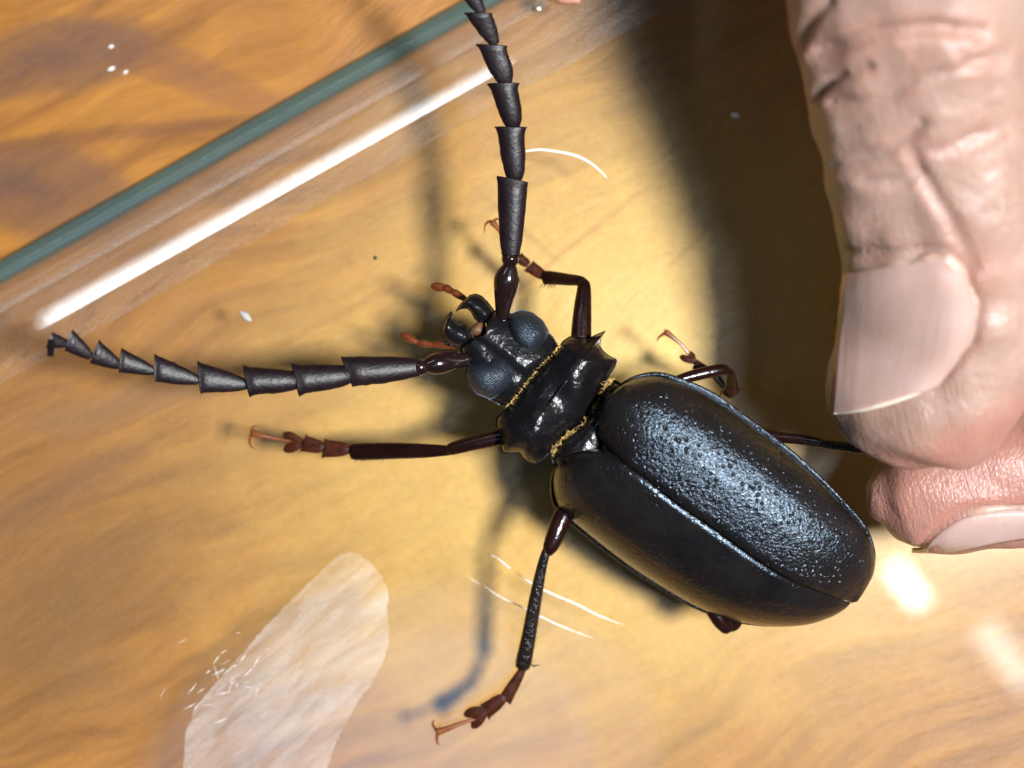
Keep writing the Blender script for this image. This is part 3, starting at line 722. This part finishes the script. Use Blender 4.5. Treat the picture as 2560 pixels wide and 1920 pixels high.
# right hind leg, held in the pinch
hr = limb('leg', [(1850, 1075, 6.6, 15), (1900, 1085, 7.2, 15), (1940, 1093, 7.6, 14), (2000, 1098, 8.4, 13), (2055, 1108, 9.2, 11)], M['leg'], beetle, cap=0.8)
hr['label'] = 'hind leg pinched between the finger and thumb'
limb('tibia', [(2046, 1106, 9.2, 8), (2068, 1111, 9.6, 10), (2120, 1117, 10.6, 12), (2200, 1125, 12.0, 14), (2290, 1132, 12.8, 15), (2360, 1138, 12.8, 15)], M['legrough'], hr, thick=0.8)
# left hind leg, only its knee shows
hl = limb('leg', [(1740, 1440, 5.2, 18), (1770, 1500, 5.2, 20), (1798, 1548, 5.0, 20), (1818, 1570, 4.7, 18)], M['leg'], beetle, cap=0.8)
hl['label'] = 'hind leg knee showing under the lower wing case'
limb('tibia', [(1822, 1568, 4.8, 13), (1838, 1560, 4.3, 15), (1848, 1530, 3.4, 15), (1850, 1480, 2.0, 15), (1852, 1440, 0.9, 14)], M['leg'], hl, thick=0.8)

# golden hair fringes -------------------------------------------------------
def fringe(line, n, L, zf, spread, parent):
    rows = cr(line, 12); mb = MB()
    for k in range(n):
        t = random.random() * (len(rows) - 1); i = int(t); a = rows[i] + (rows[min(i + 1, len(rows) - 1)] - rows[i]) * (t - i)
        x, y = a[0] + random.gauss(0, spread), a[1] + random.gauss(0, spread); an = random.uniform(0, 6.28)
        l = L * random.uniform(0.5, 1.2); z = zf + random.uniform(-0.3, 0.2)
        limb('', [(x, y, z, 0.9), (x + l * 0.5 * math.cos(an), y + l * 0.5 * math.sin(an), z + 0.2, 0.7), (x + l * math.cos(an), y + l * math.sin(an), z + 0.1, 0.2)], None, None, sub=1, seg=3, cap=0, mb=mb)
    o = mb.build('hair_fringe', M['hair'], parent); o['kind'] = 'stuff'
fringe([R1(1420, 670), R1(1390, 715), R1(1290, 815), R1(1190, 930), R1(1100, 1050), R1(1000, 1160)], 170, 7, 9.7, 1.4, beetle)
fringe([R1(1830, 950), R1(1780, 1000), R1(1700, 1180), R1(1600, 1310), R1(1470, 1390), R1(1370, 1520)], 230, 9, 10.2, 3.6, beetle)
fringe([R1(1480, 1390), R1(1420, 1450), R1(1365, 1530)], 120, 10, 9.5, 4.5, beetle)

# ------------------------------------------------------------------ the hand
def digit(mb, pts, sub=6, roll=0.0, seg=40, cap=0.5, sup=1.0):
    rows = cr(pts, sub); cs = [P(r[0], r[1], r[2]) for r in rows]; secs = []
    for i, r in enumerate(rows):
        t = (cs[min(i + 1, len(cs) - 1)] - cs[max(i - 1, 0)]).normalized()
        u = t.cross(UP).normalized(); v = u.cross(t).normalized()
        c, s = math.cos(roll), math.sin(roll); uu = u * c + v * s; vv = v * c - u * s
        h = pxlen(r[3], r[2]); secs.append((cs[i], uu * h, vv * r[4]))
    loft(mb, secs, seg, cap, cap, sup)
hb = MB()
# thumb: (px, py, z, half width px, half thickness mm), tip last
digit(hb, [(2700, -1250, 48, 420, 15), (2480, -800, 44, 370, 12.5), (2340, -450, 39, 330, 10.5), (2292, -180, 34, 312, 9.8), (2290, 0, 31, 306, 9.6), (2312, 220, 28, 280, 9.0), (2346, 440, 25, 268, 8.6), (2374, 640, 22.5, 258, 8.2),
           (2362, 800, 20.2, 268, 7.2), (2325, 920, 19, 254, 6.8), (2266, 1008, 18.2, 232, 6.3), (2226, 1064, 17.6, 196, 5.3), (2206, 1102, 17.2, 134, 3.6)], roll=math.radians(-38), sup=0.84)
# index finger
digit(hb, [(3150, -1150, 44, 330, 14), (3480, -500, 44, 300, 11.5), (3560, 250, 38, 270, 10.0), (3420, 760, 28, 235, 8.8), (3120, 1020, 19, 210, 7.8), (2800, 1112, 12.8, 200, 7.2), (2560, 1166, 9.8, 192, 6.9),
           (2400, 1202, 8.8, 180, 6.6), (2300, 1224, 8.6, 156, 6.1), (2235, 1240, 8.6, 118, 5.0), (2192, 1246, 8.6, 62, 2.8)], roll=math.radians(14), sup=0.95)
# palm, the folded fingers and the wrist, beyond the frame
digit(hb, [(2750, -1300, 46, 430, 14), (3100, -1250, 48, 520, 15), (3500, -1250, 48, 500, 14), (3900, -1200, 46, 380, 12)])
for (x0, y0, q) in ((3650, -350, 0), (3950, -480, 1), (4200, -650, 2)):
    digit(hb, [(x0 - 150, y0 - 600, 46, 240, 11), (x0 + 60, y0 - 50, 48, 225, 10), (x0 + 40, y0 + 480 - 60 * q, 42, 210, 9.2), (x0 - 60, y0 + 640 - 60 * q, 32, 195, 8.4), (x0 - 130, y0 + 420, 25, 180, 7.8), (x0 - 140, y0 + 200, 25, 150, 6.5)], sub=4)
digit(hb, [(3250, -1150, 48, 520, 14), (3600, -1900, 54, 560, 18), (3900, -2600, 62, 600, 21), (4200, -3400, 72, 720, 26)])
hroot_loc = P(2285, 1130, 12.5)
hand = empty('hand', hroot_loc, 'bare hand pinching the beetle\'s hind leg between thumb and finger', 'hand')
raw = hb.build('hand_raw', M['skin'], hand)
rm = raw.modifiers.new('r', 'REMESH'); rm.mode = 'VOXEL'; rm.voxel_size = 0.5 * MM; rm.use_smooth_shade = True
dg = bpy.context.evaluated_depsgraph_get()
hm = bpy.data.meshes.new_from_object(raw.evaluated_get(dg)); bpy.data.objects.remove(raw)
nv = len(hm.vertices)
co = np.empty(nv * 3, np.float32); hm.vertices.foreach_get('co', co); co = co.reshape(-1, 3).astype(float)
ne = len(hm.edges); ed = np.empty(ne * 2, np.int32); hm.edges.foreach_get('vertices', ed); ed = ed.reshape(-1, 2)
deg = np.bincount(ed.ravel(), minlength=nv).astype(float)[:, None]
def lap(a):
    s = np.zeros_like(a)
    for c in range(a.shape[1]):
        s[:, c] = np.bincount(ed[:, 0], a[ed[:, 1], c], nv) + np.bincount(ed[:, 1], a[ed[:, 0], c], nv)
    return s / deg
for _ in range(5): co = co * 0.5 + lap(co) * 0.5
hm.vertices.foreach_set('co', co.astype(np.float32).ravel()); hm.update()
no = np.empty(nv * 3, np.float32); hm.vertex_normals.foreach_get('vector', no); no = no.reshape(-1, 3).astype(float)
# back to pixels to carve the skin folds
W3 = co / MM + np.array(hroot_loc)[None, :]
zz = W3[:, 2] - DEPTH; kk = PXMM * (D - zz) / D
pxy = np.stack([W3[:, 0] / kk + 1280, 960 - W3[:, 1] / kk], 1)
def segdist(poly):
    dmin = np.full(nv, 1e9)
    for a, b in zip(poly[:-1], poly[1:]):
        a = np.array(a); b = np.array(b); ab = b - a
        t = np.clip(((pxy - a) @ ab) / (ab @ ab), 0, 1); q = a + t[:, None] * ab
        dmin = np.minimum(dmin, np.hypot(*(pxy - q).T))
    return dmin
face_up = np.clip((no[:, 2] + 0.15) / 0.35, 0, 1)
disp = np.zeros(nv); flush = np.zeros(nv)
def crease(pts, w, dep, fl=0.5, f=R6):
    global disp, flush
    poly = [f(*p) for p in pts]; poly = [tuple(p[:2]) for p in cr(poly, 4)]
    w = w * 1.25; dd = segdist(poly); g = np.exp(-(dd / w) ** 2); sh = np.exp(-(dd / (w * 2.6)) ** 2)
    disp -= dep * g * face_up; disp += 0.28 * dep * (sh - g) * face_up; flush += 0.4 * fl * sh
crease([(340, 300), (480, 268), (600, 225), (720, 190), (900, 172), (1120, 165), (1300, 190)], 14, 0.75, 0.7)
crease([(340, 560), (440, 472), (560, 420), (650, 388)], 10, 0.7, 0.5)
crease([(430, 605), (620, 600), (760, 570), (900, 490), (1050, 430), (1300, 360)], 10, 0.45, 0.3)
crease([(440, 980), (560, 960), (640, 930), (760, 890), (900, 790), (960, 720)], 12, 0.5, 0.4)
crease([(985, 885), (1070, 885), (1150, 860), (1320, 780)], 12, 0.35, 0.5)
crease([(620, 1072), (720, 1075), (850, 1080), (930, 1020)], 9, 0.4, 0.2)
crease([(905, 900), (935, 980), (1010, 1110), (1120, 1280), (1200, 1450), (1255, 1590)], 15, 0.55, 0.5)
crease([(500, 1490), (700, 1495), (900, 1485), (1130, 1478)], 10, 0.5, 0.3)
crease([(250, 260), (300, 130), (410, 10)], 12, 0.55, 0.3)
crease([(910, 230), (940, 300), (905, 400)], 14, 0.12, 0.3)
crease([(1120, 170), (1180, 290), (1240, 350), (1450, 330)], 11, 0.35, 0.4)
for k in range(26):
    x = random.uniform(1050, 1560); y = random.uniform(250, 1500); L = random.uniform(60, 200)
    crease([(x, y), (x + L * 0.5, y - L * 0.12 + random.uniform(-8, 8)), (x + L, y - L * 0.25)], random.uniform(4, 7), random.uniform(0.06, 0.16), 0.03)
for k in range(22):
    x = random.uniform(380, 1000); y = random.uniform(300, 1450); L = random.uniform(60, 180)
    crease([(x, y), (x + L * 0.5, y - L * 0.14 + random.uniform(-8, 8)), (x + L, y - L * 0.35)], random.uniform(4, 7), random.uniform(0.05, 0.14), 0.03)
# wrinkles at the index tip, nail folds
for k in range(9):
    y = 1215 + k * 19
    crease([(505 + k * 8, y), (560 + k * 8, y - 6 + 3 * k), (610 + k * 10, y + 8 + 4 * k)], 4.5, 0.16, 0.02, R7)
crease([(700, 1470), (760, 1400), (880, 1290), (1000, 1235), (1217, 1238), (1400, 1240)], 9, 0.45, 0.25, R7)
crease([(820, 640), (900, 560), (985, 430), (1000, 330), (970, 220), (900, 90)], 11, 0.55, 0.55, R7)
def bulge(x, y, r, a, f=R6):
    global disp
    q = f(x, y); disp += a * np.exp(-((pxy[:, 0] - q[0]) ** 2 + (pxy[:, 1] - q[1]) ** 2) / r ** 2) * face_up
for (x, y, r, a) in ((1200, 450, 70, 0.5), (1150, 270, 60, 0.45), (700, 300, 70, 0.35), (560, 480, 55, 0.25), (620, 740, 90, 0.35), (1080, 720, 70, 0.4), (1350, 1300, 110, 0.6), (620, 1250, 80, 0.3)):
    bulge(x, y, r, a)
bulge(1080, 420, 60, 0.5, R7); bulge(1000, 640, 80, 0.35, R7); bulge(1120, 1130, 90, 0.3, R7)
# low frequency unevenness
rng = np.random.RandomState(3)
for k in range(60):
    dirv = rng.normal(size=3); dirv /= np.linalg.norm(dirv); fq = rng.uniform(0.25, 0.9)
    disp += 0.018 * np.sin((W3 @ dirv) * fq * 2 + rng.uniform(0, 6.28))
# flush: index finger pinker, near cuticle
ix = 1 / (1 + np.exp(-((pxy[:, 1] - (1120 - np.clip(pxy[:, 0] - 2300, 0, 400) * 0.55)) / 18)))
flush += 0.75 * ix * (pxy[:, 0] > 2100)
flush += 0.35 * np.exp(-((pxy[:, 0] - 2470) ** 2 + (pxy[:, 1] - 670) ** 2) / 60 ** 2)
co = co + no * disp[:, None] * MM
hm.vertices.foreach_set('co', co.astype(np.float32).ravel())
ca_ = hm.color_attributes.new('flush', 'FLOAT_COLOR', 'POINT')
fc = np.clip(flush, 0, 1); ca_.data.foreach_set('color', np.stack([fc, fc, fc, np.ones(nv)], 1).astype(np.float32).ravel())
hm.materials.clear(); hm.materials.append(M['skin']); hm.shade_smooth(); hm.update()
skin_o = bpy.data.objects.new('skin', hm); COL.objects.link(skin_o); skin_o.parent = hand
# nails laid on the digits
bv = BVHTree.FromPolygons([Vector(v.co) for v in hm.vertices], [tuple(p.vertices) for p in hm.polygons])
camloc = Vector((0, 0, (D + DEPTH) * MM)) - hroot_loc * MM
def hit(px, py):
    tgt = P(px, py, 0) * MM - hroot_loc * MM; d = (tgt - camloc).normalized()
    loc, nrm, i, ds = bv.ray_cast(camloc, d)
    return loc, nrm
def nail(left, right, label, nu=26, nw=22, lift=0.45, edge=None, bow=0.0):
    L = cr(left, 8); Rr = cr(right, 8)
    def at(poly, t):
        i = t * (len(poly) - 1); k = min(int(i), len(poly) - 2); return poly[k] + (poly[k + 1] - poly[k]) * (i - k)
    V = np.zeros((nu + 1, nw + 1, 3))
    for i in range(nu + 1):
        a = at(L, i / nu); b = at(Rr, i / nu)
        last = None
        for j in range(nw, -1, -1):                       # from the far side in, so the silhouette side can fall back on its neighbour
            q = a + (b - a) * (j / nw); q = q + np.array((0.1, 1.0)) * bow * math.sin(math.pi * j / nw) ** 0.7 * (i / nu) ** 3; loc, nrm = hit(q[0], q[1])
            if loc is None or (last is not None and abs(loc.z - last.z) > 4 * MM):
                step = P(q[0], q[1], 0) - P(*(a + (b - a) * ((j + 1) / nw)), 0)
                loc = last + Vector((step.x * 0.85, step.y * 0.8, -0.8)) * MM
            V[i, j] = loc; last = loc
    for _ in range(10):                                    # nails are smoother than the skin under them
        Q = V.copy(); Q[1:-1, 1:-1] = (V[:-2, 1:-1] + V[2:, 1:-1] + V[1:-1, :-2] + V[1:-1, 2:]) / 4
        Q[0, 1:-1] = (V[0, :-2] + V[0, 2:]) / 2; Q[-1, 1:-1] = (V[-1, :-2] + V[-1, 2:]) / 2
        Q[1:-1, 0] = (V[:-2, 0] + V[2:, 0]) / 2; Q[1:-1, -1] = (V[:-2, -1] + V[2:, -1]) / 2
        V = Q
    du = np.gradient(V, axis=0); dw = np.gradient(V, axis=1); nr = np.cross(du, dw); nr /= np.linalg.norm(nr, axis=2)[..., None]
    nr *= np.sign(nr[..., 2:3].mean() + 1e-9)
    uu = np.linspace(0, 1, nu + 1)[:, None]; ww = np.linspace(0, 1, nw + 1)[None, :]
    lf = lift * np.clip(np.minimum(uu / 0.18, 1), 0.12, 1) * np.clip(np.minimum((1 - ww) / 0.16, 1), 0.1, 1)
    V = V + nr * (lf * MM)[..., None]
    verts = [Vector(v) / MM + hroot_loc for v in V.reshape(-1, 3)]
    F = [(i * (nw + 1) + j, i * (nw + 1) + j + 1, (i + 1) * (nw + 1) + j + 1, (i + 1) * (nw + 1) + j) for i in range(nu) for j in range(nw)]
    o = link('nail', verts, F, M['nail'], hand); o['label'] = label
    md = o.modifiers.new('thick', 'SOLIDIFY'); md.thickness = 0.5 * MM; md.offset = -1 if nr[..., 2].mean() * 1 else -1
    # skin fold over the root and the inner side of the nail
    fold = [Vector(V[0, j]) for j in range(2 if edge else 0, nw + 1)] + [Vector(V[i, nw]) for i in range(1, nu - 1)]
    fold = [v / MM + hroot_loc for v in fold]; secs = []
    for k, c in enumerate(fold):
        t = (fold[min(k + 1, len(fold) - 1)] - fold[max(k - 1, 0)]).normalized(); u = t.cross(UP).normalized(); v = u.cross(t)
        r = (0.42 + 0.12 * math.sin(k * 0.9) + random.uniform(-0.05, 0.05)) * math.sin(math.pi * (0.06 + 0.88 * k / (len(fold) - 1))) ** 0.5
        secs.append((c + Vector((0, 0, -0.12)), u * r * 1.25, v * r))
    fb = MB(); loft(fb, secs, 10, 0.5, 0.5); fb.build('cuticle', M['cuticle'], o)
    if not edge: return o
    # free edge: pale band
    mbx = MB(); row = [Vector(v) / MM + hroot_loc for v in V[-1]]
    secs = []
    for k, c in enumerate(row):
        t = (row[min(k + 1, nw)] - row[max(k - 1, 0)]).normalized(); u = t.cross(UP).normalized(); v = u.cross(t)
        r = 0.30 * math.sin(math.pi * (0.12 + 0.8 * k / nw)) + 0.03
        secs.append((c + Vector((0, 0, -0.12)), u * r, v * r * 0.9))
    loft(mbx, secs, 10, 0.4, 0.4); mbx.build('free_edge', M['naile'], o)
    return o
nail([R7(408, 150), R7(412, 230), R7(400, 340), R7(378, 500), R7(370, 660), R7(362, 790)], [R7(870, 75), R7(950, 180), R7(995, 310), R7(975, 430), R7(900, 560), R7(815, 655)],
     'broad pale nail of the upper digit', edge=True, bow=16.0)
nail([R7(1500, 1330), R7(1400, 1345), R7(1217, 1358), R7(1050, 1392), R7(900, 1425), R7(760, 1450)], [R7(1500, 1225), R7(1400, 1225), R7(1217, 1235), R7(1010, 1236), R7(880, 1292), R7(765, 1395)],
     'narrow nail seen along the edge of the lower digit', nw=14)

# ------------------------------------------------------------------ dust, crumbs and a fibre
def thing(name, pts, material, label, cat, z=0.0, h=0.5, sub=5, seg=8, group=None):
    o0 = P(pts[0][0], pts[0][1], z); mb = MB()
    loft(mb, limb_secs([(x, y, z + pxlen(w, z) * h * 0.6, w, h) for (x, y, w) in pts], sub), seg, 0.3, 0.3)
    ob = mb.build(name, material, None, origin=o0); ob['label'] = label; ob['category'] = cat
    if group: ob['group'] = group
    return ob
thing('fibre', [(1312, 378, 1.6), (1352, 374, 2.4), (1400, 380, 2.6), (1445, 391, 2.8), (1480, 410, 2.4), (1505, 432, 1.6), (1518, 446, 0.6)], M['fleck'], 'thin curved white fibre lying on the dish beside the upper antenna', 'fibre')
thing('dust_fleck', [(1828, 284, 3), (1838, 288, 8), (1850, 292, 3)], M['fleck'], 'small pale fleck in the hand\'s shadow on the dish', 'fleck')
thing('dust_fleck', [(602, 780, 4), (612, 788, 9), (620, 796, 8), (628, 801, 3)], M['grey'], 'grey fleck of lint on the dish left of the jaws', 'fleck')
thing('dust_fleck', [(934, 642, 3), (938, 645, 5), (941, 648, 3)], M['dark'], 'tiny dark speck on the dish beyond the jaws', 'fleck')
thing('dust_fleck', [(272, 119, 1.5), (278, 116, 4), (284, 115, 1.5)], M['fleck'], 'single tiny white fleck on the bare wood', 'fleck', z=-9)
thing('dust_fleck', [(270, 175, 1.5), (278, 172, 4.5), (287, 168, 1.5)], M['fleck'], 'larger of two neighbouring white flecks on the bare wood', 'fleck', z=-9)
thing('dust_fleck', [(309, 184, 1.5), (314, 180, 3.5), (319, 176, 1.2)], M['fleck'], 'smaller of two neighbouring white flecks on the bare wood', 'fleck', z=-9)
thing('dust_fleck', [(1343, 20, 3), (1348, 22, 5), (1352, 24, 2)], M['fleck'], 'white fleck on the dish near the brown crumb', 'fleck')
thing('crumb', [(1384, -10, 10), (1405, -6, 16), (1428, -4, 15), (1450, 2, 9)], M['crumb'], 'pinkish brown crumb on the dish beyond the upper antenna', 'crumb', h=0.7)
